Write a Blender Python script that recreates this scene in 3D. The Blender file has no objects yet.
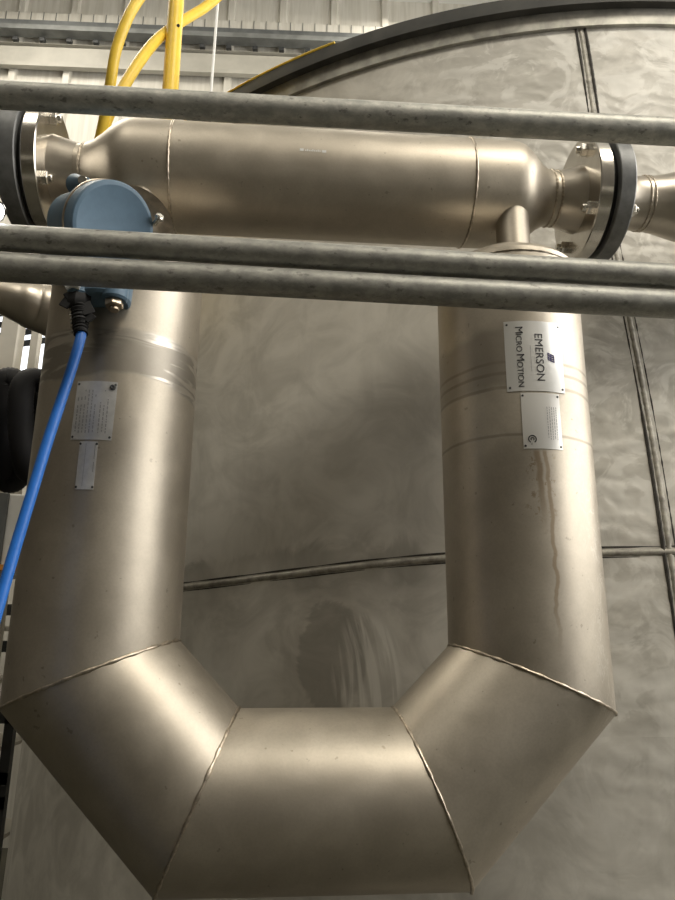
import bpy, bmesh, math, random
from mathutils import Vector, Matrix
random.seed(7)
PI = math.pi
H = 1.6                      # camera height: every coordinate below is relative to the eye, the floor lies at -H
scn = bpy.context.scene
C = scn.collection
def V(*a): return Vector(a)

# ------------------------------------------------------------------ materials
class G:
    """tiny helper to write node graphs as expressions"""
    def __init__(s, name):
        s.mat = bpy.data.materials.new(name); s.mat.use_nodes = True
        s.t = s.mat.node_tree; s.b = s.t.nodes['Principled BSDF']
    def new(s, k, **kw):
        n = s.t.nodes.new(k)
        for a, v in kw.items(): setattr(n, a, v)
        return n
    def put(s, inp, v):
        if isinstance(v, bpy.types.NodeSocket): s.t.links.new(v, inp)
        elif v is not None:
            if isinstance(v, (tuple, list)) and len(v) == 3 and inp.type == 'RGBA': v = (*v, 1)
            inp.default_value = v
    def m(s, op, a, b=None, c=None, clamp=False):
        n = s.new('ShaderNodeMath', operation=op, use_clamp=clamp)
        s.put(n.inputs[0], a); s.put(n.inputs[1], b); s.put(n.inputs[2], c)
        return n.outputs[0]
    def pos(s):
        return s.new('ShaderNodeNewGeometry').outputs['Position']
    def loc(s):
        return s.new('ShaderNodeTexCoord').outputs['Object']
    def sep(s, v):
        n = s.new('ShaderNodeSeparateXYZ'); s.put(n.inputs[0], v); return n.outputs
    def comb(s, x, y, z):
        n = s.new('ShaderNodeCombineXYZ')
        for i, v in enumerate((x, y, z)): s.put(n.inputs[i], v)
        return n.outputs[0]
    def mapping(s, v, scale=(1, 1, 1), loc=(0, 0, 0), rot=(0, 0, 0)):
        n = s.new('ShaderNodeMapping'); s.put(n.inputs[0], v)
        n.inputs['Scale'].default_value = scale; n.inputs['Location'].default_value = loc; n.inputs['Rotation'].default_value = rot
        return n.outputs[0]
    def noise(s, v, scale=5, detail=3, rough=.5, dist=0):
        n = s.new('ShaderNodeTexNoise'); s.put(n.inputs['Vector'], v)
        n.inputs['Scale'].default_value = scale; n.inputs['Detail'].default_value = detail
        n.inputs['Roughness'].default_value = rough; n.inputs['Distortion'].default_value = dist
        return n.outputs[0]
    def wave(s, v, scale=5, dist=3, detail=2, ds=1, kind='RINGS'):
        n = s.new('ShaderNodeTexWave', wave_type=kind); s.put(n.inputs['Vector'], v)
        n.inputs['Scale'].default_value = scale; n.inputs['Distortion'].default_value = dist
        n.inputs['Detail'].default_value = detail; n.inputs['Detail Scale'].default_value = ds
        return n.outputs[1]
    def step(s, v, lo, hi, a=0., b=1.):
        n = s.new('ShaderNodeMapRange', interpolation_type='SMOOTHSTEP'); s.put(n.inputs[0], v)
        for i, x in enumerate((lo, hi, a, b)): s.put(n.inputs[i + 1], x)
        return n.outputs[0]
    def band(s, v, c, w, soft):
        return s.step(s.m('ABSOLUTE', s.m('SUBTRACT', v, c)), w + soft, w) if False else \
            s.m('SUBTRACT', 1., s.step(s.m('ABSOLUTE', s.m('SUBTRACT', v, c)), w, w + soft))
    def mix(s, f, a, b):
        n = s.new('ShaderNodeMix', data_type='RGBA'); s.put(n.inputs[0], f); s.put(n.inputs[6], a); s.put(n.inputs[7], b)
        return n.outputs[2]
    def bump(s, h, strength=.2, dist=.002, prev=None):
        n = s.new('ShaderNodeBump'); n.inputs['Strength'].default_value = strength
        n.inputs['Distance'].default_value = dist; s.put(n.inputs['Height'], h)
        if prev is not None: s.put(n.inputs['Normal'], prev)
        return n.outputs[0]
    def out(s, col=None, rough=None, metal=None, normal=None, **kw):
        s.put(s.b.inputs['Base Color'], col); s.put(s.b.inputs['Roughness'], rough)
        s.put(s.b.inputs['Metallic'], metal); s.put(s.b.inputs['Normal'], normal)
        for k, v in kw.items(): s.put(s.b.inputs[k.replace('_', ' ')], v)
        return s.mat

def m_plain(name, col, rough=.5, metal=0., var=.12, scale=30, bump=.0, bdist=.001):
    g = G(name); p = g.loc()
    n = g.noise(p, scale, 4, .6)
    c = g.mix(g.step(n, .3, .7), tuple(x * (1 - var) for x in col), tuple(min(1, x * (1 + var)) for x in col))
    nb = g.bump(g.noise(p, scale * 3, 3), bump, bdist) if bump else None
    return g.out(c, g.m('ADD', rough - .05, g.m('MULTIPLY', n, .1)), metal, nb)

def m_casing():
    g = G('blasted_stainless'); p = g.pos(); x, y, z = g.sep(p)[0:3]
    zr = g.m('SUBTRACT', z, H)
    fine = g.noise(p, 260, 2, .5); med = g.noise(p, 14, 5, .6, .4); big = g.noise(p, 4, 3, .5)
    c = g.mix(g.step(med, .3, .75), (.475, .43, .36), (.57, .52, .44))
    c = g.mix(g.m('MULTIPLY', g.step(fine, .35, .75), .16), c, (.33, .29, .24))
    # ground-down weld belts round the legs
    wob = g.noise(g.mapping(p, (1, 1, 1)), 7, 3, .5)
    zb = g.m('ADD', zr, g.m('MULTIPLY', g.m('SUBTRACT', wob, .5), .055))
    left = g.step(x, .1, -.1)
    lb = g.m('MULTIPLY', g.band(zb, .482, .042, .008), left)
    stripes = g.step(g.noise(g.mapping(p, (5, 5, 34)), 1.6, 3, .5, .6), .50, .60)
    c = g.mix(g.m('MULTIPLY', lb, .62), c, (.25, .235, .21))
    c = g.mix(g.m('MULTIPLY', g.m('MULTIPLY', lb, stripes), .75), c, (.62, .58, .52))
    right = g.step(x, .1, .3)
    rb = g.m('MULTIPLY', g.band(zb, .50, .045, .02), right)
    rb = g.m('MULTIPLY', rb, g.step(x, .47, .36))
    c = g.mix(g.m('MULTIPLY', rb, .5), c, (.27, .24, .205))
    rings = None
    for zc, w in ((.493, .0012), (.472, .0015), (.445, .0015), (.357, .001)):
        b = g.band(g.m('ADD', zr, g.m('MULTIPLY', g.m('SUBTRACT', wob, .5), .012)), zc, w, .003)
        rings = b if rings is None else g.m('MAXIMUM', rings, b)
    rings = g.m('MULTIPLY', rings, g.m('MULTIPLY', right, g.step(wob, .25, .5, .35, 1)))
    c = g.mix(g.m('MULTIPLY', rings, .55), c, (.22, .19, .15))
    # brown run below the small right plate
    xw = g.m('ADD', x, g.m('MULTIPLY', g.m('SUBTRACT', g.noise(g.mapping(p, (0.01, 0.01, 1)), 22, 3), .5), .022))
    front = g.m('MULTIPLY', g.step(y, 1.2, 1.16), g.step(zr, .332, .325))
    run = g.m('MULTIPLY', g.band(xw, .446, .0016, .0035), g.step(zr, -.03, .1))
    run2 = g.m('MULTIPLY', g.band(xw, .432, .002, .006), g.step(zr, .17, .29))
    st = g.m('MULTIPLY', g.m('MAXIMUM', g.m('MULTIPLY', run, .55), g.m('MULTIPLY', run2, .6)), front)
    spk = g.m('MULTIPLY', g.step(g.noise(p, 95, 3, .7), .56, .66), g.m('MULTIPLY', g.band(x, .432, .016, .02), g.m('MULTIPLY', g.step(zr, .15, .26), front)))
    c = g.mix(g.m('MAXIMUM', st, g.m('MULTIPLY', spk, .6)), c, (.23, .15, .07))
    # dried splash outlines at the outer side of the right leg
    sp = g.noise(g.mapping(p, (1, 1, .45)), 34, 4, .6, .8)
    contour = g.m('SUBTRACT', 1., g.step(g.m('ABSOLUTE', g.m('SUBTRACT', sp, .5)), .004, .02))
    area = g.m('MULTIPLY', g.step(x, .49, .55), g.step(zr, .38, .2))
    c = g.mix(g.m('MULTIPLY', g.m('MULTIPLY', contour, area), .45), c, (.75, .72, .66))
    # speckles
    spots = g.step(g.noise(p, 75, 2, .5), .71, .75)
    c = g.mix(g.m('MULTIPLY', spots, .45), c, (.2, .17, .13))
    r = g.m('ADD', .385, g.m('ADD', g.m('MULTIPLY', med, .10), g.m('MULTIPLY', big, .05)))
    r = g.m('SUBTRACT', r, g.m('MULTIPLY', g.m('MULTIPLY', lb, stripes), .12))
    nb = g.bump(fine, .10, .0006)
    nb = g.bump(g.noise(p, 9, 2), .06, .004, nb)
    return g.out(c, r, .92, nb)

def m_tank():
    g = G('tank_stainless'); p = g.loc(); s = g.sep(p); x, y, z = s[0], s[1], s[2]
    ang = g.m('ARCTAN2', x, g.m('MULTIPLY', y, -1.))
    u = g.m('MULTIPLY', ang, 2.3)
    q = g.comb(u, z, 0.)
    big = g.noise(q, 1.6, 5, .6, .6); mot = g.noise(q, 6, 5, .62, 1.2)
    c = g.mix(g.step(mot, .3, .7), (.47, .45, .40), (.66, .635, .575))
    c = g.mix(g.m('MULTIPLY', g.step(big, .45, .7), .4), c, (.68, .655, .60))
    # ground and wiped zones: near the vertical weld and above
    du = g.m('ADD', g.m('SUBTRACT', u, -.36), g.m('MULTIPLY', g.m('SUBTRACT', big, .5), .5))
    zone = g.m('MULTIPLY', g.band(du, .0, .20, .22), g.step(z, -.75, .2, .35, 1))
    top = g.m('MULTIPLY', g.step(g.m('ADD', z, g.m('MULTIPLY', g.m('SUBTRACT', mot, .5), .5)), .95, 1.3), g.step(u, -1.1, -.6))
    zone = g.m('MAXIMUM', zone, g.m('MULTIPLY', top, .8))
    sw = g.wave(g.mapping(q, (1, 1, 1), (.13, .37, 0)), 5., 11, 3, 1.1)
    blot = g.step(g.noise(q, 9, 4, .6, 1.6), .46, .58)
    c = g.mix(g.m('MULTIPLY', g.m('MULTIPLY', zone, blot), .8), c, (.74, .72, .665))
    # drips and smears running down
    drip = g.step(g.noise(g.comb(g.m('MULTIPLY', u, 7.), g.m('MULTIPLY', z, 1.1), 0.), 1.5, 4, .6, .3), .55, .72)
    c = g.mix(g.m('MULTIPLY', drip, .28), c, (.38, .36, .315))
    # heat tint beside the horizontal weld
    wz = g.m('ADD', z, g.m('MULTIPLY', g.m('SUBTRACT', mot, .5), .16))
    hb = g.m('MULTIPLY', g.band(wz, .012, .04, .035), g.step(g.noise(q, 4, 2), .38, .6))
    c = g.mix(g.m('MULTIPLY', hb, .5), c, (.20, .185, .155))
    # polished patch low on the plate, its reflection painted as cloud and strokes
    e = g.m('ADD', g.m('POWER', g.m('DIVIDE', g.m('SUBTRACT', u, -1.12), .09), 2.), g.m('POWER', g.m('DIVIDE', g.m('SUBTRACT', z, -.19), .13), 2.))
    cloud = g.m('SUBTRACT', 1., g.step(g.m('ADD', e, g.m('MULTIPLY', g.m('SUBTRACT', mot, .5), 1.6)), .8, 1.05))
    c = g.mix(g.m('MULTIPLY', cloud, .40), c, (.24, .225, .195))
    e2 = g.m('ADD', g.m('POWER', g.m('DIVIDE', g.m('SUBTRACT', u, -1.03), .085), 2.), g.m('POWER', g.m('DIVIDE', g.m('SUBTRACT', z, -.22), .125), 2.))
    refl = g.m('SUBTRACT', 1., g.step(g.m('ADD', e2, g.m('MULTIPLY', g.m('SUBTRACT', mot, .5), 1.4)), .6, 1.2))
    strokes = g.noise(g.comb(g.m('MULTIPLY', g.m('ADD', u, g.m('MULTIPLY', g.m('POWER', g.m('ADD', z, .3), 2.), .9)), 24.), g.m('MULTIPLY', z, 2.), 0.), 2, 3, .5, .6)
    c = g.mix(g.m('MULTIPLY', g.m('MULTIPLY', refl, g.step(strokes, .44, .62)), .6), c, (.86, .84, .78))
    fine = g.noise(g.comb(g.m('MULTIPLY', u, 3.), g.m('MULTIPLY', z, 60.), 0.), 3, 3, .6)
    r = g.m('ADD', .43, g.m('ADD', g.m('MULTIPLY', mot, .16), g.m('MULTIPLY', fine, .05)))
    r = g.m('SUBTRACT', r, g.m('MULTIPLY', g.m('MULTIPLY', zone, sw), .10))
    nb = g.bump(sw, .09, .004); nb.node.inputs['Strength'].default_value = .12
    g.put(nb.node.inputs['Strength'], g.m('MULTIPLY', g.m('ADD', zone, .10), .34))
    nb = g.bump(fine, .06, .001, nb)
    nb = g.bump(g.noise(q, 2.2, 3, .5), .12, .012, nb)
    return g.out(c, g.m('ADD', r, .09), .10, nb, Specular_IOR_Level=.30)

def m_steel(name, col, rough, var=.12, scale=40, bump=.08):
    g = G(name); p = g.pos()
    n = g.noise(p, scale, 4, .6, .4); f = g.noise(p, 320, 2)
    c = g.mix(g.step(n, .3, .7), tuple(k * (1 - var) for k in col), tuple(min(1, k * (1 + var)) for k in col))
    return g.out(c, g.m('ADD', rough - .05, g.m('MULTIPLY', n, .12)), 1., g.bump(f, bump, .0005))

def m_galv(name, tint=1.0):
    g = G(name); p = g.pos()
    n = g.noise(g.mapping(p, (.6, 1, 1)), 60, 8, .75, .2)
    v = g.noise(p, 150, 3, .6)
    c = g.mix(g.step(n, .35, .68), tuple(k * tint for k in (.30, .30, .275)), tuple(k * tint for k in (.50, .49, .445)))
    pit = g.step(g.noise(g.mapping(p, (.6, 1, 1)), 88, 3, .6), .60, .70)
    c = g.mix(g.m('MULTIPLY', pit, .6), c, (.09, .085, .075))
    r = g.m('ADD', .36, g.m('MULTIPLY', n, .28))
    return g.out(c, r, .55, g.bump(v, .22, .0012))

M = {}
M['casing'] = m_casing()
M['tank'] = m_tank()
M['pipe'] = m_steel('process_pipe_stainless', (.50, .455, .39), .36, .12, 12)
M['hub'] = m_steel('machined_stainless', (.64, .61, .56), .20, .10, 20, .04)
M['bead'] = m_steel('weld_bead_steel', (.50, .44, .36), .36, .25, 90, .3)
M['tankbead'] = m_plain('tank_weld_bead', (.36, .34, .295), .55, .3, .3, 40, .3)
M['darkline'] = m_plain('weld_toe_scale', (.06, .055, .048), .7, .3, .3, 60)
M['polished'] = m_steel('polished_steel', (.82, .81, .78), .12, .05, 20, .02)
g = G('label_plate_steel'); M['plate'] = g.out((.80, .80, .78), .34, .55)
M['brushplate'] = m_plain('etched_plate_steel', (.66, .66, .66), .35, .6, .10, 60)
M['bolt'] = m_steel('zinc_bolt_steel', (.74, .72, .67), .25, .12, 60, .05)
M['galvA'] = m_galv('galvanised_zinc_light', 1.12)
M['galvB'] = m_galv('galvanised_zinc_dull', .88)
M['black_flange'] = m_plain('black_lined_flange', (.19, .195, .195), .45, .2, .35, 16, .15)
M['gasket'] = m_plain('gasket_black', (.008, .009, .01), .45)
M['rim'] = m_plain('dark_tank_rim_paint', (.035, .034, .029), .65, 0, .4, 9, .2)
M['lip'] = m_steel('tank_lip_steel', (.42, .41, .37), .5, .25, 18, .15)
M['yellow'] = m_plain('yellow_paint', (.84, .58, .06), .42, 0, .07, 25, .05)
M['blue'] = m_plain('blue_enamel', (.12, .20, .285), .5, 0, .05, 60, .10, .0006)
M['bluecable'] = m_plain('blue_cable_jacket', (.02, .16, .60), .40, 0, .06, 40)
M['black'] = m_plain('black_rubber', (.005, .005, .006), .65, 0, .3, 50, .2)
M['hose'] = m_plain('black_corrugated_plastic', (.004, .004, .006), .7, 0, .3, 30, .1)
M['brass'] = m_steel('nickel_brass', (.55, .47, .37), .32, .2, 60)
M['ink'] = m_plain('black_ink', (.012, .012, .018), .5)
M['purple'] = m_plain('purple_ink', (.06, .045, .17), .5)
M['grey_ink'] = m_plain('grey_etching', (.30, .30, .31), .5)
M['white'] = m_plain('white_paint', (.78, .78, .76), .5, 0, .04, 6)
M['beige'] = m_plain('beige_paint', (.62, .59, .52), .5, 0, .06, 6)
M['darkframe'] = m_plain('dark_painted_steel', (.045, .048, .05), .5, 0, .2, 12)
M['orange'] = m_plain('orange_paint', (.75, .32, .06), .5)
M['sheet'] = None
g = G('cream_sheet_cladding'); p = g.pos()
n1 = g.noise(g.mapping(p, (9, 9, .5)), 2.4, 4, .6); n2 = g.noise(p, 1.3, 4, .6)
c = g.mix(g.step(n1, .3, .7), (.60, .575, .51), (.72, .70, .64))
c = g.mix(g.m('MULTIPLY', g.step(n2, .5, .8), .3), c, (.46, .43, .36))
M['sheet'] = g.out(c, .45, 0.)
M['girt'] = m_plain('grey_galvanised_girt', (.15, .16, .162), .5, .3, .2, 5)
M['girtlight'] = m_plain('pale_galvanised_girt', (.22, .23, .225), .5, .2, .2, 5)  # paler grey for one strip of the dark girt
M['creamgirt'] = m_plain('cream_girt', (.45, .435, .385), .5, 0, .10, 3)
M['concrete'] = m_plain('concrete_floor', (.040, .037, .024), .6, 0, .3, 2.5, .1)
M['wallpaint'] = m_plain('painted_block_wall', (.075, .068, .055), .7, 0, .08, 2)
M['roof'] = m_plain('white_roof_lining', (.80, .80, .77), .6, 0, .04, 2)
g = G('daylight_glass'); g.out((.8, .85, .9), .2, 0.); g.put(g.b.inputs['Emission Color'], (.92, .96, 1.)); g.put(g.b.inputs['Emission Strength'], 1.6); M['daylight'] = g.mat
g = G('lamp_lens'); g.out((1, 1, 1), .2, 0.); g.put(g.b.inputs['Emission Color'], (.9, .95, 1.)); g.put(g.b.inputs['Emission Strength'], 14.); M['lens'] = g.mat
g = G('tube_diffuser'); g.out((1, 1, 1), .3, 0.); g.put(g.b.inputs['Emission Color'], (1., .93, .80)); g.put(g.b.inputs['Emission Strength'], 6.); M['diffuser'] = g.mat

# ------------------------------------------------------------------ mesh building
class MB:
    def __init__(s): s.v = []; s.f = []; s.mi = []
    def add(s, vs, fs, mi=0):
        o = len(s.v); s.v += [Vector(q) for q in vs]; s.f += [tuple(i + o for i in f) for f in fs]; s.mi += [mi] * len(fs); return s
    def box(s, c, size, rot=None, mi=0):
        hx, hy, hz = (k / 2 for k in size); R = rot or Matrix.Identity(3); c = Vector(c)
        vs = [c + R @ Vector((a * hx, b * hy, d * hz)) for a in (-1, 1) for b in (-1, 1) for d in (-1, 1)]
        return s.add(vs, [(0, 1, 3, 2), (4, 6, 7, 5), (0, 4, 5, 1), (2, 3, 7, 6), (0, 2, 6, 4), (1, 5, 7, 3)], mi)
    def lathe(s, prof, origin, axis, seg=64, mi=0, caps=True, phase=0., up=None):
        """prof: list of (distance along axis, radius)"""
        a = Vector(axis).normalized(); o = Vector(origin)
        t = Vector(up) if up else (V(0, 0, 1) if abs(a.z) < .9 else V(0, -1, 0))
        e1 = (t - a * t.dot(a)).normalized(); e2 = a.cross(e1)
        vs = []; fs = []; rows = []
        for d, r in prof:
            if r < 1e-6: rows.append([len(vs)]); vs.append(o + a * d)
            else:
                rows.append(list(range(len(vs), len(vs) + seg)))
                for k in range(seg):
                    th = 2 * PI * k / seg + phase
                    vs.append(o + a * d + (e1 * math.cos(th) + e2 * math.sin(th)) * r)
        for A, B in zip(rows, rows[1:]):
            for k in range(seg):
                k2 = (k + 1) % seg
                if len(A) == 1 and len(B) == 1: continue
                if len(A) == 1: fs.append((A[0], B[k], B[k2]))
                elif len(B) == 1: fs.append((A[k], B[0], A[k2]))
                else: fs.append((A[k], B[k], B[k2], A[k2]))
        if caps:
            if len(rows[0]) > 1: fs.append(tuple(rows[0]))
            if len(rows[-1]) > 1: fs.append(tuple(reversed(rows[-1])))
        return s.add(vs, fs, mi)
    def cyl(s, a, b, r, seg=32, mi=0, phase=0.):
        a = Vector(a); b = Vector(b)
        return s.lathe([(0, r), ((b - a).length, r)], a, b - a, seg, mi, True, phase)
    def tube(s, pts, r, seg=20, closed=False, mi=0):
        pts = [Vector(q) for q in pts]; n = len(pts)
        rr = r if callable(r) else (lambda i: (r[i] if isinstance(r, (list, tuple)) else r))
        tg = []
        for i in range(n):
            if closed: d = pts[(i + 1) % n] - pts[i - 1]
            else: d = pts[min(i + 1, n - 1)] - pts[max(i - 1, 0)]
            tg.append(d.normalized())
        up = V(0, 0, 1) if abs(tg[0].z) < .9 else V(0, 1, 0)
        e = (up - tg[0] * up.dot(tg[0])).normalized()
        vs = []; fs = []
        for i in range(n):
            e = (e - tg[i] * e.dot(tg[i])).normalized(); w = tg[i].cross(e)
            for k in range(seg):
                th = 2 * PI * k / seg
                vs.append(pts[i] + (e * math.cos(th) + w * math.sin(th)) * rr(i))
        m = n if closed else n - 1
        for i in range(m):
            j = (i + 1) % n
            for k in range(seg):
                k2 = (k + 1) % seg
                fs.append((i * seg + k, j * seg + k, j * seg + k2, i * seg + k2))
        if not closed:
            fs.append(tuple(reversed(range(seg)))); fs.append(tuple((n - 1) * seg + k for k in range(seg)))
        return s.add(vs, fs, mi)
    def scale(s, k):
        s.v = [q * k for q in s.v]; return s
    def build(s, name, mat, parent=None, sharp=35, bevel=0, wn=True, local=False):
        me = bpy.data.meshes.new(name)
        if local: vs = s.v
        else:
            off = parent_world(parent).inverted() @ Matrix.Translation((0, 0, H)) if parent else Matrix.Translation((0, 0, H))
            vs = [off @ q for q in s.v]
        me.from_pydata([tuple(q) for q in vs], [], s.f)
        for m_ in (mat if isinstance(mat, (list, tuple)) else [mat]): me.materials.append(m_)
        me.polygons.foreach_set('material_index', s.mi)
        bm = bmesh.new(); bm.from_mesh(me); bmesh.ops.recalc_face_normals(bm, faces=bm.faces); bm.to_mesh(me); bm.free()
        me.polygons.foreach_set('use_smooth', [True] * len(me.polygons))
        me.set_sharp_from_angle(angle=math.radians(sharp))
        me.update()
        o = bpy.data.objects.new(name, me); C.objects.link(o); o.parent = parent
        if bevel:
            b = o.modifiers.new('bevel', 'BEVEL'); b.width = bevel; b.segments = 2; b.limit_method = 'ANGLE'; b.angle_limit = math.radians(40)
        return o

def parent_world(o):
    Mx = Matrix.Identity(4)
    while o: Mx = o.matrix_basis @ Mx; o = o.parent
    return Mx
def tag(o, label=None, cat=None, group=None, kind=None):
    if label: o['label'] = label
    if cat: o['category'] = cat
    if group: o['group'] = group
    if kind: o['kind'] = kind
    return o
def thing(name, loc, label, cat, group=None, rot=None):
    o = bpy.data.objects.new(name, None); C.objects.link(o); o.empty_display_size = .1
    o.location = (loc[0], loc[1], loc[2] + H)
    if rot is not None: o.rotation_euler = rot
    tag(o, label, cat, group); return o
def struct(o): o['kind'] = 'structure'; return o
def smooth_path(pts, n=10):
    """Catmull-Rom through the given points"""
    P = [Vector(q) for q in pts]; P = [2 * P[0] - P[1]] + P + [2 * P[-1] - P[-2]]; out = []
    for i in range(1, len(P) - 2):
        for k in range(n):
            t = k / n; a, b, c, d = P[i - 1:i + 3]
            out.append(.5 * ((2 * b) + (c - a) * t + (2 * a - 5 * b + 4 * c - d) * t * t + (3 * b - a - 3 * c + d) * t ** 3))
    out.append(P[-2]); return out
def text_mesh(body, size, bold=0.):
    cu = bpy.data.curves.new('tmp', 'FONT'); cu.body = body; cu.size = size; cu.offset = bold; cu.resolution_u = 6
    cu.align_x = 'CENTER'; cu.align_y = 'CENTER'
    o = bpy.data.objects.new('tmp', cu); C.objects.link(o)
    bpy.context.view_layer.update()
    me = bpy.data.meshes.new_from_object(o.evaluated_get(bpy.context.evaluated_depsgraph_get()))
    vs = [(v.co.x, v.co.y) for v in me.vertices]; fs = [tuple(p.vertices) for p in me.polygons]
    bpy.data.objects.remove(o); bpy.data.curves.remove(cu); bpy.data.meshes.remove(me)
    return vs, fs

# ------------------------------------------------------------------ camera (level horizon from the verticals, looking a little up)
def cam():
    p, ro, y, f = .267, .0108, .0719, 713.
    F = V(math.sin(y) * math.cos(p), math.cos(y) * math.cos(p), math.sin(p)); R = V(math.cos(y), -math.sin(y), 0); U = R.cross(F)
    R2 = R * math.cos(ro) + U * math.sin(ro); U2 = -R * math.sin(ro) + U * math.cos(ro)
    cd = bpy.data.cameras.new('camera'); o = bpy.data.objects.new('camera', cd); C.objects.link(o)
    cd.sensor_fit = 'HORIZONTAL'; cd.sensor_width = 36; cd.lens = 36 * f / 675.; cd.clip_start = .02
    m = Matrix(((R2.x, U2.x, -F.x, 0), (R2.y, U2.y, -F.y, 0), (R2.z, U2.z, -F.z, H), (0, 0, 0, 1)))
    o.matrix_world = m; scn.camera = o
cam()

# ------------------------------------------------------------------ room
XL, XR, YF, YB, ZT = -4.6, 4.6, -4.0, 6.5, 7.09
def room():
    fl = MB().box((0, 1.4, -H - .05), (9.6, 11.6, .1)).build('floor', M['concrete']); struct(fl)
    struct(MB().box((XL - .06, 1.4, 2.8), (.12, 11.6, 8.9)).build('wall_left', M['wallpaint']))
    struct(MB().box((0, YF - .06, 2.8), (9.4, .12, 8.9)).build('wall_front', M['wallpaint']))
    # right wall with a tall opening added for light from the right
    w = MB()
    wy0, wy1, wz0, wz1 = -2.6, 4.6, .2, 4.3
    w.box((XR + .06, (YF + wy0) / 2, 2.8), (.12, wy0 - YF, 8.9)); w.box((XR + .06, (wy1 + 7.1) / 2, 2.8), (.12, 7.1 - wy1, 8.9))
    w.box((XR + .06, (wy0 + wy1) / 2, (wz0 - H) / 2), (.12, wy1 - wy0, wz0 + H)); w.box((XR + .06, (wy0 + wy1) / 2, (wz1 + 7.25) / 2), (.12, wy1 - wy0, 7.25 - wz1))
    struct(w.build('wall_right', M['wallpaint']))
    fr = MB()
    for k in range(5): fr.box((XR + .03, wy0 + (wy1 - wy0) * k / 4, (wz0 + wz1) / 2), (.06, .06, wz1 - wz0))
    for k in range(4): fr.box((XR + .03, (wy0 + wy1) / 2, wz0 + (wz1 - wz0) * k / 3), (.06, wy1 - wy0, .06))
    r = thing('added_window', (XR, (wy0 + wy1) / 2, wz0), None, None); r['kind'] = 'structure'  # unseen window, added to go with the light from the right
    fr.build('window_frame', M['white'], r)
    MB().box((XR + .08, (wy0 + wy1) / 2, (wz0 + wz1) / 2), (.02, wy1 - wy0, wz1 - wz0)).build('pane', M['white'], r)
    # roof lining
    struct(MB().box((0, 1.4, ZT + .05), (9.6, 11.6, .1)).build('ceiling', M['roof']))
    # ribbed back wall, turned two degrees against the pipes
    a = math.radians(-2); d = V(math.cos(a), math.sin(a), 0); nrm = V(-d.y, d.x, 0)
    P0 = V(-.783, 6.5, 0)
    def wp(s_, off, z): return P0 + d * s_ - nrm * off + V(0, 0, z)
    pitch = .574
    phase = .01
    k0 = int(-4.2 / pitch); k1 = int(5.9 / pitch)
    prof = [(-4.2, 0)]
    for k in range(k0 + 1, k1):
        c_ = phase + k * pitch
        prof += [(c_ - .048, 0), (c_ - .032, .04), (c_ + .032, .04), (c_ + .048, 0)]
    prof.append((5.9, 0))
    m = MB(); n = len(prof)
    for z in (-H, ZT): m.v += [wp(s_, o_, z) for s_, o_ in prof]
    for i in range(n - 1): m.f.append((i, i + 1, n + i + 1, n + i)); m.mi.append(0)
    m.v += [wp(-4.2, -.06, -H), wp(5.9, -.06, -H), wp(-4.2, -.06, ZT), wp(5.9, -.06, ZT)]
    q = 2 * n
    for f in ((q, q + 2, q + 3, q + 1), (0, q, q + 2, n), (n - 1, q + 1, q + 3, 2 * n - 1)): m.f.append(f); m.mi.append(0)
    struct(m.build('wall_back', M['sheet'], sharp=20))
    R = Matrix.Rotation(a, 3, 'Z')
    def rail(z0, z1, off, dep, mb, mi=0):
        z1 = z1 * (6.5 - off - dep) / 6.5
        mb.box(P0 + d * .85 - nrm * (off + dep / 2) + V(0, 0, (z0 + z1) / 2), (10.1, dep, z1 - z0), R, mi)
    L = 10.0
    # flashing strip, dark girt, closure blocks, cream girt
    m = MB(); rail(6.55, 6.72, .03, .03, m)
    for k in range(-30, 44): m.box(wp(k * .135, .065, 6.60), (.006, .006, .12), R, 1)
    struct(m.build('trim_1', [M['sheet'], M['girt']]))
    m = MB(); rail(6.44, 6.62, .04, .06, m); rail(6.355, 6.56, .04, .10, m); rail(6.40, 6.50, .04, .12, m, 1)
    struct(m.build('trim_2', [M['girt'], M['girtlight']]))
    m = MB()
    for k in range(-18, 26): m.box(wp(phase + k * pitch / 2, .06, 6.285), (.055, .05, .04), R)
    struct(m.build('trim_3', M['darkframe']))
    m = MB(); rail(5.97, 6.26, .04, .03, m); rail(5.92, 6.06, .04, .06, m); rail(6.22, 6.31, .04, .05, m)
    struct(m.build('trim_4', M['creamgirt']))
    # louvred window low at the left
    r = thing('window_1', (-2.62, 6.30, 2.3), None, None); r['kind'] = 'structure'
    m = MB()
    for x in (-3.15, -2.15): m.box((x, 6.42, 2.75), (.07, .16, 1.3))
    for z in (2.1, 3.4): m.box((-2.65, 6.42, z), (1.07, .16, .07))
    m.build('window_frame', M['white'], r)
    MB().box((-2.65, 6.47, 2.75), (.95, .02, 1.25)).build('pane', M['daylight'], r)
    m = MB()
    for k in range(7):
        m.box((-2.65, 6.38, 2.66 + k * .115), (.95, .10, .055), Matrix.Rotation(math.radians(-12), 3, 'Y') @ Matrix.Rotation(.5, 3, 'X'))
    m.build('louvre', M['darkframe'], r)
room()

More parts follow.
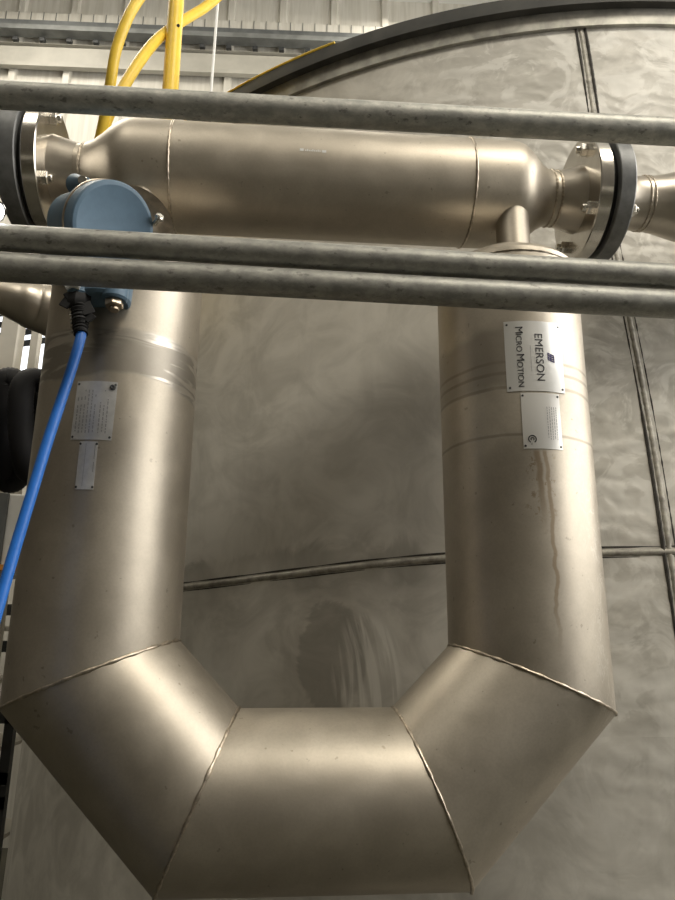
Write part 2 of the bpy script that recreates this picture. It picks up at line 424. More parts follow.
# ------------------------------------------------------------------ tank
def tank():
    R = 2.3
    up = V(-.014, .089, 1).normalized(); ex = (V(1, 0, 0) - up * up.x).normalized(); ey = up.cross(ex)
    r = thing('storage_tank', (1.189, 3.790, 0), 'huge cylindrical stainless steel tank filling the background behind the pipe loop', 'tank')
    r.rotation_euler = Matrix((ex, ey, up)).transposed().to_euler()
    zt = 1.594
    m = MB(); m.lathe([(-1.68, R), (-1., R), (-.4, R), (.2, R), (.8, R), (1.3, R), (zt + .02, R)], (0, 0, 0), (0, 0, 1), 256, up=(0, -1, 0))
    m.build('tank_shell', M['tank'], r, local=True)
    m = MB(); m.lathe([(zt - .005, R - .01), (zt - .005, R + .012), (zt + .045, R + .022), (zt + .045, R - .01)], (0, 0, 0), (0, 0, 1), 256, up=(0, -1, 0), caps=False)
    m.build('lip', M['lip'], r, local=True)
    m = MB(); m.lathe([(zt + .045, R - .01), (zt + .045, R + .045), (zt + .095, R + .045), (zt + .10, R + .042), (zt + .10, R - .02)], (0, 0, 0), (0, 0, 1), 256, up=(0, -1, 0), caps=False)
    m.build('rim', M['rim'], r, local=True)
    m = MB(); m.lathe([(zt + .10, R - .02), (zt + .26, .9), (zt + .32, 0)], (0, 0, 0), (0, 0, 1), 128, caps=False)
    m.build('roof', M['lip'], r, local=True)
    # yellow edging on the left stretch of the rim
    pts = []
    for k in range(22):
        a = -.95 + k * .023
        pts.append((math.sin(a) * (R + .042), -math.cos(a) * (R + .042), zt + .102))
    MB().tube(pts, .0055, 8).build('edge_strip', M['yellow'], r, local=True)['label'] = 'thin yellow edging on the tank rim'
    # welds: wobbly beads with dark toes
    def wp(a, z, o=0.): return (math.sin(a) * (R + o), -math.cos(a) * (R + o), z)
    random.seed(3)
    b = []; rad = []
    for k in range(700):
        a = -1.35 + k * 2.4 / 700
        b.append(wp(a, .014 + .004 * math.sin(a * 13), -.0045)); rad.append(.0095 + .0005 * math.sin(k * 1.9) + random.uniform(-.0004, .0004))
    MB().tube(b, rad, 8).build('weld_bead', M['tankbead'], r, local=True, sharp=80)
    lo = []; hi = []
    for k in range(240):
        a = -1.35 + k * .01
        z = .014 + .004 * math.sin(a * 13)
        hi.append(wp(a, z + .0125, -.001)); lo.append(wp(a, z - .0105, -.001))
    MB().tube(hi, [.0030 * (.4 + .6 * abs(math.sin(i * .37))) for i in range(240)], 6).tube(lo, [.0022 * (.3 + .7 * abs(math.sin(i * .23 + 1))) for i in range(240)], 6).build('weld_toe', M['darkline'], r, local=True)
    b = []; rad = []; l1 = []; l2 = []; r1 = []; r2 = []
    for k in range(520):
        z = 1.59 - k * 3.1 / 520; a = -.1475 + .002 * math.sin(z * 5)
        b.append(wp(a, z, -.006)); rad.append(.0090 + .0004 * math.sin(k * 1.7) + random.uniform(-.0007, .0007))
        if k % 2 == 0:
            l1.append(wp(a - .0058, z, -.001)); r1.append(.0046 * (.25 + .75 * max(0, math.sin(z * 4 + 1.2)) + .3 * random.random()))
            l2.append(wp(a + .0058, z, -.001)); r2.append(.0046 * (.25 + .75 * max(0, math.sin(z * 3.1 + 2.9)) + .3 * random.random()))
    MB().tube(b, rad, 8).build('weld_bead', M['tankbead'], r, local=True, sharp=80)
    MB().tube(l1, r1, 6).tube(l2, r2, 6).build('weld_toe', M['darkline'], r, local=True)
    return r
tank()

# ------------------------------------------------------------------ flow meter
YU = 1.3; RU = .1404
PY, PZ = 1.38, .988; PR = .117
U = [V(-.3212, YU, .718), V(-.3191, YU, -.052), V(-.1292, YU, -.2471), V(.2549, YU, -.2434), V(.4393, YU, -.0552), V(.4376, YU, .718)]
def bead_ring(c, axis, r, w, n=120, e1=None, seed=0, name='weld_bead', parent=None, mat=None):
    a = Vector(axis).normalized(); t = V(0, 0, 1) if abs(a.z) < .9 else V(0, 1, 0)
    e1 = (t - a * t.dot(a)).normalized(); e2 = a.cross(e1); random.seed(seed)
    pts = [Vector(c) + (e1 * math.cos(2 * PI * k / n) + e2 * math.sin(2 * PI * k / n)) * r for k in range(n)]
    rad = [w * (1 + .25 * math.sin(k * 2.1) + random.uniform(-.1, .1)) for k in range(n)]
    return MB().tube(pts, rad, 8, True).build(name, mat or M['bead'], parent, sharp=80)

def nut(m, c, axis, r=.0150, h=.016, stud=.022, ph=0.):
    a = Vector(axis).normalized(); c = Vector(c)
    m.lathe([(0, r * 1.0), (h * .85, r * 1.0), (h, r * .86)], c, a, 6, 0, True, ph)
    m.lathe([(0, r * .55), (stud, r * .55), (stud + .002, r * .45)], c, a, 16, 0, True)

def meter():
    r = thing('flow_meter', (.06, YU, -.388), 'large beige stainless steel U-shaped tube flow meter hanging below its horizontal pipe body', 'flow meter')
    # --- U casing, mitred
    seg = 96; n = len(U)
    def nrm(i):
        t = (U[i + 1] - U[i]).normalized(); return V(-t.z, 0, t.x)
    rings = []
    for i in range(n):
        if i == 0: na = nrm(0); mv = na; k = 1.
        elif i == n - 1: na = nrm(n - 2); mv = na; k = 1.
        else:
            na = nrm(i - 1); nb = nrm(i); mv = (na + nb).normalized(); k = 1 / mv.dot(na)
        rings.append([U[i] + mv * (k * RU * math.cos(2 * PI * j / seg)) + V(0, RU * math.sin(2 * PI * j / seg), 0) for j in range(seg)])
    m = MB()
    for i in range(n - 1):
        A, B = rings[i], rings[i + 1]; steps = 8
        rows = [[a.lerp(b, s_ / steps) for a, b in zip(A, B)] for s_ in range(steps + 1)]
        vs = [q for row in rows for q in row]; fs = []
        for s_ in range(steps):
            for j in range(seg):
                j2 = (j + 1) % seg; fs.append((s_ * seg + j, (s_ + 1) * seg + j, (s_ + 1) * seg + j2, s_ * seg + j2))
        m.add(vs, fs)
    cas = m.build('tube_casing', M['casing'], r, sharp=30)
    for i in range(1, n - 1):
        random.seed(i); P = []
        ring = rings[i]; w = .0028
        MB().tube(ring, [w * (1 + .3 * math.sin(k * 1.7) + random.uniform(-.15, .15)) for k in range(seg)], 8, True).build('weld_bead', M['bead'], cas, sharp=80)
    # --- domed caps and branches
    for x in (U[0].x, U[-1].x):
        bx = x + (.033 if x > 0 else .0)
        MB().lathe([(-.002, RU), (.012, RU - .001), (.024, RU - .012), (.032, RU - .030), (.034, RU - .036), (.040, .101), (.044, .098), (.047, .08), (.050, .05), (.051, 0)], (x, YU, .716), (0, 0, 1), 96).build('domed_cap', M['casing'], r, sharp=25)
        bead_ring((x, YU, .718), (0, 0, 1), RU, .002, parent=r)
        m = MB(); m.lathe([(0, .046), (.012, .038), (.026, .0352), (.24, .0352)], (bx, YU + .031, .745), (0, 0, 1), 48)
        m.build('branch_tube', M['casing'], r)
    # --- horizontal body
    prof = [(-.505, .064), (-.485, .060), (-.463, .0595), (-.452, .062), (-.435, .069), (-.415, .082), (-.395, .098), (-.375, .110), (-.352, .1165), (-.335, PR),
            (-.1, PR), (.1, PR), (.3, PR), (.470, PR), (.488, .1155), (.503, .110), (.518, .099), (.533, .085), (.548, .072), (.562, .064), (.575, .0605), (.588, .060)]
    m = MB(); m.lathe(prof, (0, PY, PZ), (1, 0, 0), 96)
    body = m.build('body_pipe', M['casing'], r, sharp=50)
    for x in (-.262, .380): bead_ring((x, PY, PZ), (1, 0, 0), PR, .0028, parent=body, seed=int(x * 100))
    for x, rr in ((-.457, .0605), (.574, .0612), (.588, .0605)): bead_ring((x, PY, PZ), (1, 0, 0), rr, .0028, parent=body, seed=int(x * 100))
    # white stencil mark on the body
    m = MB()
    def onp(x, a, o): return (x, PY - (PR + o) * math.cos(a), PZ + (PR + o) * math.sin(a))
    def chip(x0, x1, a0, a1, mi=0):
        m.add([onp(x0, a0, .0006), onp(x1, a0, .0006), onp(x1, a1, .0006), onp(x0, a1, .0006)], [(0, 1, 2, 3)], mi)
    chip(.006, .014, -.02, .03); chip(.052, .061, -.03, .02)
    for k in range(9): chip(.017 + k * .0037, .0195 + k * .0037, -.02, .01 + .012 * (k % 3 == 1))
    m.build('stencil_mark', M['white'], body)['label'] = 'small white stencilled marking'
    # --- weld-neck flanges
    for sg, face, hub0 in ((1, .640, .588), (-1, -.520, -.470)):
        fd = V(sg, 0, 0); o_ = V(face, PY, PZ)
        L = abs(face - hub0)
        m = MB()
        m.lathe([(-L, .0605), (-L + .003, .0612), (-L * .5, .0680), (0, .0750)], o_, fd, 96)
        fl = m.build('flange_hub', M['pipe'], r)
        m = MB(); m.lathe([(0, .070), (0, .132), (.002, .1345), (.028, .1345), (.030, .133), (.030, .05)], o_, fd, 128, caps=False)
        fr = m.build('flange', M['hub'], r, sharp=20)
        for k in range(4):
            a = math.radians(43 + 90 * k)
            c_ = o_ + V(0, -math.sin(a) * .106, math.cos(a) * .106)
            m = MB(); nut(m, c_, -fd, ph=k); m.build('bolt', M['bolt'], fr, bevel=.0006)
    # --- plates on the legs
    def cyl(xc, ph, z, o=0.): return V(xc + (RU + o) * math.sin(ph), YU - (RU + o) * math.cos(ph), z)
    def plate(name, mat, xc, a0, a1, z0, z1, th=.0012, slant=0., tilt=0., label=None, rc=.006):
        nu, nv = 14, 8; m = MB(); vs = []
        def pt(u, v, o):
            return cyl(xc, a0 + (a1 - a0) * u + slant * v, z1 + (z0 - z1) * v + tilt * (u - .5), o)
        for o in (.0002, th):
            for j in range(nv + 1):
                for i in range(nu + 1): vs.append(pt(i / nu, j / nv, o))
        W = nu + 1; N_ = W * (nv + 1); fs = []
        for j in range(nv):
            for i in range(nu):
                a = j * W + i; fs.append((N_ + a, N_ + a + 1, N_ + a + W + 1, N_ + a + W)); fs.append((a, a + W, a + W + 1, a + 1))
        for i in range(nu): fs.append((i, i + 1, N_ + i + 1, N_ + i)); b = nv * W; fs.append((b + i, N_ + b + i, N_ + b + i + 1, b + i + 1))
        for j in range(nv): a = j * W; fs.append((a, N_ + a, N_ + a + W, a + W)); b = a + nu; fs.append((b, b + W, N_ + b + W, N_ + b))
        m.add(vs, fs); o = m.build(name, mat, cas, sharp=40)
        if label: o['label'] = label
        for u in (.05, .95):
            for v in (.05, .95):
                c_ = pt(u, v, th); nn = (c_ - V(xc, YU, c_.z)).normalized()
                riv.append((c_, nn))
        return o
    riv = []
    XRg, XLf = .4384, -.3201
    plate('brand_plate', M['plate'], XRg, -.385, .380, .437, .572, label='bright brand plate with dark lettering')
    plate('approval_plate', M['brushplate2'], XRg, -.226, .277, .331, .4335, label='smaller bright plate with round approval mark')
    plate('data_plate', M['brushplate'], XLf, -.272, .208, .323, .426, slant=-.012, label='etched data plate')
    plate('tag_plate', M['brushplate'], XLf, -.16, .048, .239, .320, label='narrow etched plate')
    for c_, nn in riv: MB().lathe([(0, .0021), (.0008, .0018), (.001, 0)], c_, nn, 12).build('rivet', M['darkframe'], cas)
    def decal(name, vs, fs, xc, ph0, zc, mat, o=.0019, skew=0., label=None):
        # reading direction runs down the leg, letter tops point right
        w = [cyl(xc, ph0 + (y - skew * x * 0) / RU, zc - x, o) for x, y in vs]
        ob = MB().add(w, fs).build(name, mat, cas); 
        if label: ob['label'] = label
        return ob
    vs, fs = text_mesh('EMERSON', .0205, 0.)
    xs = [q[0] for q in vs]; k = .090 / (max(xs) - min(xs)); vs = [(x * k, y) for x, y in vs]
    decal('lettering', vs, fs, XRg, .040, .5015, M['ink'], label='EMERSON lettering')
    # small-caps line, capitals taller
    allv = []; allf = []; cur = 0
    for ch, sz in (('M', .0190), ('ICRO', .0145), ('M', .0190), ('OTION', .0145)):
        vs, fs = text_mesh(ch, sz, 0.); x0 = min(q[0] for q in vs); x1 = max(q[0] for q in vs); y0 = min(q[1] for q in vs)
        b = len(allv)
        if ch == 'M' and cur > 0: cur += .003
        allv += [(q[0] - x0 + cur, q[1] - y0) for q in vs]; allf += [tuple(i + b for i in f) for f in fs]
        cur += x1 - x0 + .0016
    k = .117 / cur; allv = [((x - cur / 2) * k, y - .006) for x, y in allv]
    decal('lettering', allv, allf, XRg, -.200, .5015, M['ink'], label='MICRO MOTION lettering')
    # slanted square logo of bars
    vs = []; fs = []
    def quad(x0, y0, x1, y1, sk=.35):
        b = len(vs); vs.extend([(x0 + sk * y0, y0), (x1 + sk * y0, y0), (x1 + sk * y1, y1), (x0 + sk * y1, y1)]); fs.append((b, b + 1, b + 2, b + 3))
    quad(-.0072, -.0065, .0072, -.0049); quad(-.0072, .0049, .0072, .0065)
    for i in range(4): quad(-.0072 + i * .004, -.0065, -.0072 + i * .004 + .0024, .0065)
    quad(-.005, -.0018, .0055, .0012)
    decal('logo', vs, fs, XRg, .200, .502, M['purple'], label='small purple square emblem')
    # fine rules on the plates
    def lines(xc, items, mat=M['grey_ink']):
        v = []; f = []
        for x0, x1, y, t in items:
            b = len(v); v.extend([(x0, y), (x1, y), (x1, y + t), (x0, y + t)]); f.append((b, b + 1, b + 2, b + 3))
        return v, f
    v, f = lines(XRg, [(-.022, .028, .0, .0005)])
    decal('small_print', v, f, XRg, -.07, .5015, M['grey_ink'])
    it = []
    for row in range(5):
        x = -.028
        while x < .030:
            L = random.uniform(.002, .006); it.append((x, min(x + L, .032), .004 + row * .0042, .0011)); x += L + .0015
    v, f = lines(XRg, it); decal('small_print', v, f, XRg, .06, .380, M['grey_ink'])
    vs = []; fs = []
    def arc(cx, cy, r0, r1, a0, a1, n=20):
        b = len(vs)
        for i in range(n + 1):
            a = a0 + (a1 - a0) * i / n
            vs.append((cx + r0 * math.cos(a), cy + r0 * math.sin(a))); vs.append((cx + r1 * math.cos(a), cy + r1 * math.sin(a)))
        for i in range(n): fs.append((b + 2 * i, b + 2 * i + 1, b + 2 * i + 3, b + 2 * i + 2))
    arc(0, 0, .0056, .0074, .5, 5.8); arc(0, 0, .0018, .0034, .6, 5.6)
    v2, f2 = text_mesh('us', .0045); b = len(vs); vs += [(x + .0085, y - .001) for x, y in v2]; fs += [tuple(i + b for i in ff) for ff in f2]
    decal('approval_mark', vs, fs, XRg, -.115, .348, M['ink'])
    it = []
    for row in range(9):
        x = -.036
        y = -.031 + row * .0058 + (.003 if row > 5 else 0)
        while x < .038:
            L = random.uniform(.002, .007)
            if x > -.012 or row in (3, 4) or random.random() < .25: it.append((x, min(x + L, .040), y, .0018))
            x += L + .0018
    v, f = lines(XLf, it); decal('small_print', v, f, XLf, -.02, .374, M['grey_ink'])
    v, f = lines(XLf, [(-.036, .036, -.004, .0006), (-.036, -.010, .0105, .0012), (-.005, .012, .0105, .0012)]); decal('small_print', v, f, XLf, -.055, .280, M['grey_ink'])
    # rivet / grommet at the data plate's corner
    c_ = cyl(XLf, .155, .416, .0012); nn = (c_ - V(XLf, YU, c_.z)).normalized()
    MB().lathe([(0, .0052), (.0022, .0046), (.0028, .0025), (.0018, .0012), (.0018, 0)], c_, nn, 20).build('corner_screw', M['darkframe'], cas)
    return r
g = G('satin_plate_steel'); M['brushplate2'] = g.out((.80, .79, .76), .34, .5)
meter()

# ------------------------------------------------------------------ process pipes with their flanges
def process_right():
    r = thing('process_pipe', (.70, PY, PZ), 'stainless process pipe with black flange leaving the frame at the right', 'pipe')
    o_ = V(0, PY, PZ)
    MB().lathe([(.670, .05), (.670, .1225), (.682, .1225), (.682, .05)], o_, (1, 0, 0), 96, caps=False).build('gasket', M['gasket'], r)
    fl = MB().lathe([(.682, .05), (.682, .136), (.684, .138), (.714, .138), (.717, .136), (.717, .05)], o_, (1, 0, 0), 128, caps=False).build('flange', M['black_flange'], r, sharp=20)
    for k in range(4):
        a = math.radians(43 + 90 * k); c_ = V(.717, PY - math.sin(a) * .106, PZ + math.cos(a) * .106)
        m = MB(); nut(m, c_, (1, 0, 0), ph=k + .4); m.build('bolt', M['bolt'], fl, bevel=.0006)
    p = MB().lathe([(.70, .075), (.725, .070), (.745, .062), (.775, .060), (.80, .0605), (.83, .065), (.86, .0725), (.89, .080), (.93, .0845), (.97, .0855), (2.2, .0855), (4.58, .0855)], o_, (1, 0, 0), 96).build('pipe', M['pipe'], r, sharp=50)
    for x, rr in ((.790, .0608), (.80, .0608), (.965, .0855)): bead_ring((x, PY, PZ), (1, 0, 0), rr, .0022, parent=p, seed=int(x * 99))
def process_left():
    r = thing('process_pipe', (-.56, PY, PZ), 'stainless process pipe with broad black flange leaving the frame at the left', 'pipe')
    o_ = V(0, PY, PZ)
    MB().lathe([(.550, .05), (.550, .1225), (.560, .1225), (.560, .05)], o_, (-1, 0, 0), 96, caps=False).build('gasket', M['gasket'], r)
    fl = MB().lathe([(.560, .05), (.560, .136), (.562, .138), (.596, .138), (.598, .136), (.598, .05)], o_, (-1, 0, 0), 128, caps=False).build('flange', M['black_flange'], r, sharp=20)
    for k in range(4):
        a = math.radians(43 + 90 * k); c_ = V(-.598, PY - math.sin(a) * .106, PZ + math.cos(a) * .106)
        m = MB(); nut(m, c_, (-1, 0, 0), ph=k + .4); m.build('bolt', M['bolt'], fl, bevel=.0006)
    MB().lathe([(.59, .075), (.61, .070), (.63, .062), (.68, .060), (.74, .070), (.80, .0855), (4.58, .0855)], o_, (-1, 0, 0), 96).build('pipe', M['pipe'], r, sharp=50)
process_right(); process_left()

# elbow pipe low behind the left leg, ending on the tank
def elbow():
    r = thing('inlet_pipe', (-.76, 1.75, .86), 'stainless pipe with flared end running behind the left tube leg', 'pipe')
    pts = [V(-4.58, 1.45, .86), V(-2.2, 1.55, .866), V(-1.1, 1.68, .868), V(-.80, 1.74, .870), V(-.72, 1.775, .870), V(-.690, 1.80, .870), V(-.655, 1.82, .869)]
    P = smooth_path(pts, 6); 
    def rad(i):
        x = P[i].x; t = max(0, min(1, (x + .80) / .14)); return .041 + .028 * t * t * (3 - 2 * t)
    b = MB().tube(P, [rad(i) for i in range(len(P))], 48).build('pipe', M['pipe'], r, sharp=60)
    ax_ = (P[-1] - P[-2]).normalized()
    bead_ring(V(-.722, 1.774, .870), ax_, .050, .003, parent=b)
    MB().lathe([(0, .066), (0, .072), (.008, .072), (.008, .066)], P[-1] - ax_ * .002, ax_, 48).build('end_ring', M['polished'], r)
    MB().lathe([(0, .069), (.15, .060), (.56, .055)], P[-1], V(.3, .95, -.05), 48).build('nozzle', M['pipe'], r)
elbow()

# ------------------------------------------------------------------ galvanised pipes in front
def rail(za, zb, xa, xb, y, ra, rb, mat, label, seed):
    # straight run from wall to wall through the two measured heights
    s = (zb - za) / (xb - xa); z0 = za + s * (XL - xa); z1 = za + s * (XR - xa)
    n = 40; pts = [V(XL + (XR - XL) * i / n, y, z0 + (z1 - z0) * i / n) for i in range(n + 1)]
    o = MB().tube(pts, [ra + (rb - ra) * min(1, max(0, ((q.x - xa) / (xb - xa)))) for q in pts], 48).build('galvanized_pipe', mat, sharp=60)
    tag(o, label, 'pipe', 'galvanized pipes crossing in front of the flow meter'); return o
rail(.853, .863, -.48, .65, 1.0, .0222, .0230, M['galvA'], 'grey galvanized pipe crossing above the meter body, topmost of the three', 1)
rail(.594, .5825, -.45, .62, 1.0, .0206, .0208, M['galvB'], 'grey galvanized pipe crossing just below the blue housing, upper of the touching pair', 2)
rail(.5465, .5352, -.44, .61, 1.004, .0222, .0230, M['galvB'], 'grey galvanized pipe crossing just above the label plates, lower of the touching pair', 3)

# ------------------------------------------------------------------ blue transmitter
def transmitter():
    r = thing('transmitter', (-.33, 1.15, .57), 'blue painted metal transmitter housing with round cover behind the pair of pipes', 'transmitter')
    c = V(-.300, 1.075, .670); n_ = V(.64, -.64, -.42).normalized()
    upv = V(0, 0, 1)
    cv = MB().lathe([(-.026, .0700), (-.022, .0735), (-.004, .0735), (0, .0715), (.0015, .066), (.0015, .0655), (.001, .064), (.001, 0)], c, n_, 96).build('cover', M['blue'], r, sharp=25)
    # housing drum tapering away behind
    MB().lathe([(-.165, .040), (-.150, .052), (-.085, .060), (-.055, .070), (-.026, .070), (-.026, .05)], c, n_, 96, caps=True).build('housing', M['blue'], r, sharp=30)
    MB().lathe([(-.032, .0755), (-.029, .0755), (-.0275, .074)], c, n_, 96, caps=False).build('cover_ring', M['brass'], r, sharp=30)
    # lugs
    R_ = n_.to_track_quat('Z', 'Y').to_matrix()
    e1 = (V(0, 0, 1) - n_ * n_.z).normalized(); e2 = n_.cross(e1)
    q = V(-.360, 1.085, .754)
    lg = MB().lathe([(-.034, .018), (-.012, .0145), (.006, .0125), (.008, .011)], q, n_, 24).tube([q - n_ * .012, c - n_ * .075 + V(-.01, 0, .03)], [.013, .030], 16).build('lug', M['blue'], r)
    MB().lathe([(.004, .0080), (.020, .0080), (.022, .007)], q, V(.1, -.85, -.2), 20).build('screw', M['polished'], lg)
    # lower body and entries
    MB().lathe([(-.02, .040), (.06, .048), (.10, .046), (.105, .042)], V(-.325, 1.145, .668), V(0, 0, -1), 48).build('lower_body', M['blue'], r, sharp=30)
    # arm reaching back to the left
    MB().tube(smooth_path([c - n_ * .09, c - n_ * .12 + V(-.015, 0, -.015), c - n_ * .14 + V(-.025, .01, -.05), c - n_ * .14 + V(-.03, .02, -.10)], 6), .034, 32).build('arm', M['blue'], r)
    b = MB().lathe([(0, .022), (.022, .022), (.026, .019)], V(-.300, 1.12, .582), V(0, 0, -1), 32).build('entry_boss', M['blue'], r)
    m = MB(); m.lathe([(0, .0155), (.012, .0155), (.014, .013)], V(-.300, 1.12, .557), V(.1, -.1, -1), 6); m.lathe([(.012, .008), (.020, .008)], V(-.300, 1.12, .557), V(.1, -.1, -1), 20)
    m.build('plug', M['brass'], r, bevel=.0008)
    MB().lathe([(0, .020), (.028, .020), (.032, .017)], V(-.358, 1.12, .592), V(0, 0, -1), 32).build('entry_boss', M['blue'], r)
    # steel collar behind the cover
    MB().lathe([(0, .071), (.0, .078), (.012, .0785), (.03, .076), (.05, .06)], V(-.292, 1.135, .70), V(-.2, .8, .4), 96).build('collar', M['brass'], r, sharp=40)
    MB().lathe([(0, .0045), (.014, .0045), (.014, .008), (.019, .008), (.021, .006)], V(-.243, 1.11, .700), V(.5, -.5, .35), 12).build('screw', M['bolt'], r)
    return r
transmitter()

def cable():
    r = thing('sensor_cable', (-.357, 1.12, .56), 'bright blue cable with black gland curving down across the left tube leg', 'cable')
    P = smooth_path([(-.351, 1.115, .505), (-.345, 1.11, .487), (-.348, 1.10, .439), (-.356, 1.09, .375), (-.367, 1.08, .298), (-.378, 1.07, .21), (-.388, 1.06, .127), (-.395, 1.05, .056), (-.403, 1.04, -.024), (-.42, 1.02, -.20), (-.46, .98, -.6), (-.52, .95, -1.2), (-.60, .93, -1.585)], 10)
    MB().tube(P, .0084, 20).build('cable_jacket', M['bluecable'], r)
    # heat-shrink sleeve with folded tape
    P = smooth_path([(-.358, 1.12, .575), (-.354, 1.118, .54), (-.350, 1.115, .512), (-.3455, 1.11, .489)], 12)
    random.seed(5)
    MB().tube(P, [.0165 * (1 - .36 * i / len(P)) + .0012 * math.sin(i * 2.3) for i in range(len(P))], 18).build('sleeve', M['black'], r)
    m = MB(); m.lathe([(0, .019), (.012, .0205), (.020, .0205), (.026, .017)], V(-.358, 1.12, .566), V(0, 0, -1), 8)
    m.build('cable_gland', M['black'], r)
    for k, (x, z, s_, an) in enumerate(((-.374, .545, .016, .5), (-.340, .535, .018, -.5), (-.334, .518, .013, .7), (-.371, .556, .012, -.7))):
        m = MB(); m.box((x, 1.109, z), (s_ * 1.1, .004, s_ * 1.3), Matrix.Rotation(an, 3, 'Y') @ Matrix.Rotation(.4 * (k % 2 - .5), 3, 'Z'))
        m.build('tape_fold', M['black'], r, bevel=.001)
    MB().tube(smooth_path([(-.375, 1.10, .567), (-.364, 1.098, .571), (-.352, 1.10, .568)], 6), .0045, 10).build('tie_end', M['white'], r)
    # bright fringe of braid at the sleeve's left edge
    m = MB()
    for k in range(6): m.box((-.3655 + k * .0014, 1.106, .530 - k * .008), (.0022, .003, .004))
    m.build('braid_end', M['polished'], r)
cable()

# small work lamp on the pipe at the far left
def lamp():
    r = thing('work_lamp', (-.470, 1.0, .615), 'small bright round work lamp beside the left black flange', 'lamp')
    MB().lathe([(-.028, .012), (-.012, .017), (.0, .0185), (.001, .0165)], V(-.464, 1.0, .640), V(.4, -1, -.6), 32).build('lamp_head', M['polished'], r)
    MB().lathe([(.0012, .0155), (.003, .013), (.004, 0)], V(-.464, 1.0, .640), V(.4, -1, -.6), 32).build('lens', M['lens'], r)
    MB().box((-.466, 1.004, .621), (.012, .010, .016)).build('bracket', M['darkframe'], r)
lamp()

# ------------------------------------------------------------------ yellow ladder cage
def cage():
    k_ = .91
    r = thing('ladder_cage', (-.41, 2.0, .95), 'yellow tubular safety cage of a ladder, curved hoops beside an upright', 'ladder cage')
    MB().cyl((-.450, 2.2, 1.05), (-.484, 2.2, 2.95), .0290, 32).scale(k_).build('upright', M['yellow'], r)
    h1 = [(-.40, 1.99, 2.45), (-.455, 1.96, 2.28), (-.52, 1.95, 2.127), (-.548, 1.95, 2.066), (-.574, 1.95, 1.989), (-.604, 1.97, 1.884), (-.619, 2.0, 1.791), (-.640, 2.05, 1.715), (-.664, 2.1, 1.643), (-.70, 2.16, 1.55), (-.72, 2.22, 1.40), (-.72, 2.25, 1.1)]
    MB().tube(smooth_path(h1, 8), .0175, 20).scale(k_).build('hoop', M['yellow'], r)
    h2 = [(-.19, 2.45, 2.86), (-.290, 2.42, 2.700), (-.382, 2.37, 2.520), (-.440, 2.32, 2.405), (-.478, 2.27, 2.310), (-.528, 2.18, 2.140), (-.568, 2.12, 1.978), (-.606, 2.1, 1.851), (-.641, 2.1, 1.75), (-.668, 2.12, 1.659), (-.70, 2.18, 1.55)]
    MB().tube(smooth_path(h2, 8), .0195, 20).scale(k_).build('hoop', M['yellow'], r)
    MB().lathe([(0, .0055), (.004, .0055), (.005, 0)], V(-.452, 2.176, 2.21), V(.1, -1, -.5), 12).scale(k_).build('bolt', M['darkframe'], r)
    m = MB(); m.cyl((-.74, 2.25, 1.1), (-.40, 2.28, 1.1), .0175, 16); m.scale(k_).build('cross_tube', M['yellow'], r)
cage()
o = MB().tube([(-.645, 4.5, 7.25), (-.649, 4.5, 4.844), (-.655, 4.5, 3.9), (-.660, 4.5, 2.6)], .010, 8).build('hanging_rope', M['white'])
tag(o, 'thin white rope hanging straight down in front of the cream cladding', 'rope')

# ------------------------------------------------------------------ things at the far left
for (x, w, lab) in ((-1.635, .105, 'beige painted steel post, wider of the two behind the black hoses'), (-1.497, .052, 'narrow beige steel post between the wider post and the left tube leg')):
    m = MB(); m.box((x + .0, 4.0, (-H + 2.3) / 2), (w, w, 2.3 + H)); o = m.build('steel_post', M['beige'], bevel=.008); tag(o, lab, 'post', 'beige posts at the left edge')
def hose(cx, cy, zt, zb, w, rr, lab, ph):
    n = 150; pts = []
    for k in range(n):
        t = 2 * PI * k / n
        sx = math.copysign(abs(math.cos(t)) ** .8, math.cos(t)); sz = math.copysign(abs(math.sin(t)) ** .8, math.sin(t))
        pts.append(V(cx + sx * w / 2 + .012 * math.sin(t * 2 + ph), cy + .05 * math.cos(t + ph), (zt + zb) / 2 + sz * (zt - zb) / 2))
    o = MB().tube(pts, [rr * (1 + .045 * (k % 2)) for k in range(n)], 16, True).build('hose_loop', M['hose'], sharp=60)
    tag(o, lab, 'hose', 'black hose loops at the left edge')
hose(-.755, 2.10, .762, .487, .060, .035, 'black corrugated hose loop hanging right against the left tube leg', .3)
hose(-.855, 2.20, .785, .485, .070, .038, 'black corrugated hose loop left of its neighbour, cut by the photo edge', 1.3)
hose(-.945, 2.10, .765, .44, .070, .038, 'black corrugated hose loop farthest left, mostly outside the frame', 2.3)
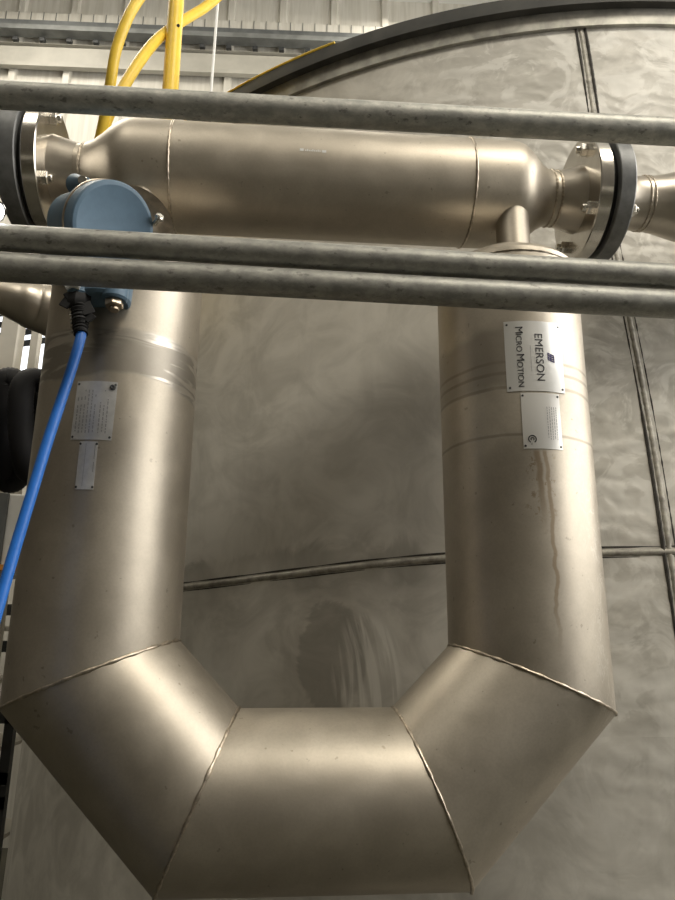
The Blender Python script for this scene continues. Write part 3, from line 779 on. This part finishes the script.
# hook bar the hoses hang from
o = MB().tube([(XL, 2.14, .765), (-.69, 2.14, .765)], .010, 12).build('hook_bar', M['darkframe']); tag(o, 'dark steel bar carrying the hanging black hoses', 'bar')
def rack():
    r = thing('storage_rack', (-1.9, 4.2, -H), 'dark steel storage rack with pale boards, low at the left edge', 'rack')
    for x, y in ((-1.44, 4.2), (-1.44, 4.8), (-2.5, 4.2), (-2.5, 4.8)):
        MB().box((x, y, (-H + .40) / 2), (.05, .05, .40 + H)).build('post', M['darkframe'], r)
    for z in (.13, -.02, -.30, -.53, -.62, -.95):
        m = MB(); m.box((-1.97, 4.2, z * 1.31), (1.11, .05, .06)); m.build('beam', M['darkframe'], r)
    for z in (.055, -.16, -.42, -.78):
        MB().box((-1.97, 4.5, z * 1.31), (1.0, .6, .02)).build('shelf', M['beige'], r)
    return r
rack()
def box_cabinet():
    r = thing('control_cabinet', (-1.40, 3.45, .31), 'pale grey cabinet with dark frame edge standing at the left behind the blue cable', 'cabinet')
    MB().box((-1.42, 3.45, .47), (.50, .30, .36)).build('body', M['white'], r, bevel=.006)
    MB().box((-1.285, 3.29, .47), (.05, .02, .36)).build('door_edge', M['girt'], r)
    MB().box((-1.26, 3.285, .315), (.22, .03, .025)).build('orange_strip', M['orange'], r)
box_cabinet()

# ------------------------------------------------------------------ lights
def area(name, loc, size, power, col, target=None, rot=None):
    l = bpy.data.lights.new(name, 'AREA'); l.shape = 'RECTANGLE'; l.size, l.size_y = size; l.energy = power; l.color = col
    o = bpy.data.objects.new(name, l); C.objects.link(o); o.location = (loc[0], loc[1], loc[2] + H)
    if target is not None: o.rotation_euler = (Vector(target) - Vector(loc)).to_track_quat('-Z', 'Y').to_euler()
    return o
# overhead area lights without fixtures; the weak front-left one is added fill
for i, (x, y, p, sz) in enumerate(((3.1, -2.9, 340, 2.2), (-2.8, -2.0, 75, 2.), (-3.0, 4.2, 170, 2.4), (1.6, 5.0, 110, 2.))):
    area('roof_and_fill_light', (x, y, ZT - .1), (sz, sz), p, (1., .93, .80), (x * .8, y * .8, 0))
area('right_fill_light', (XR - .05, 1.0, 2.25), (7.0, 4.0), 410, (1., .97, .92), (0, 1., 1.9))  # added fill from the right, set in front of the opaque pane
w = bpy.data.worlds.new('world'); scn.world = w; w.use_nodes = True
w.node_tree.nodes['Background'].inputs[0].default_value = (.75, .82, .95, 1); w.node_tree.nodes['Background'].inputs[1].default_value = .5

vs_ = scn.view_settings; vs_.view_transform = 'Standard'; vs_.look = 'None'; vs_.gamma = 1; vs_.exposure = .27; vs_.use_curve_mapping = False
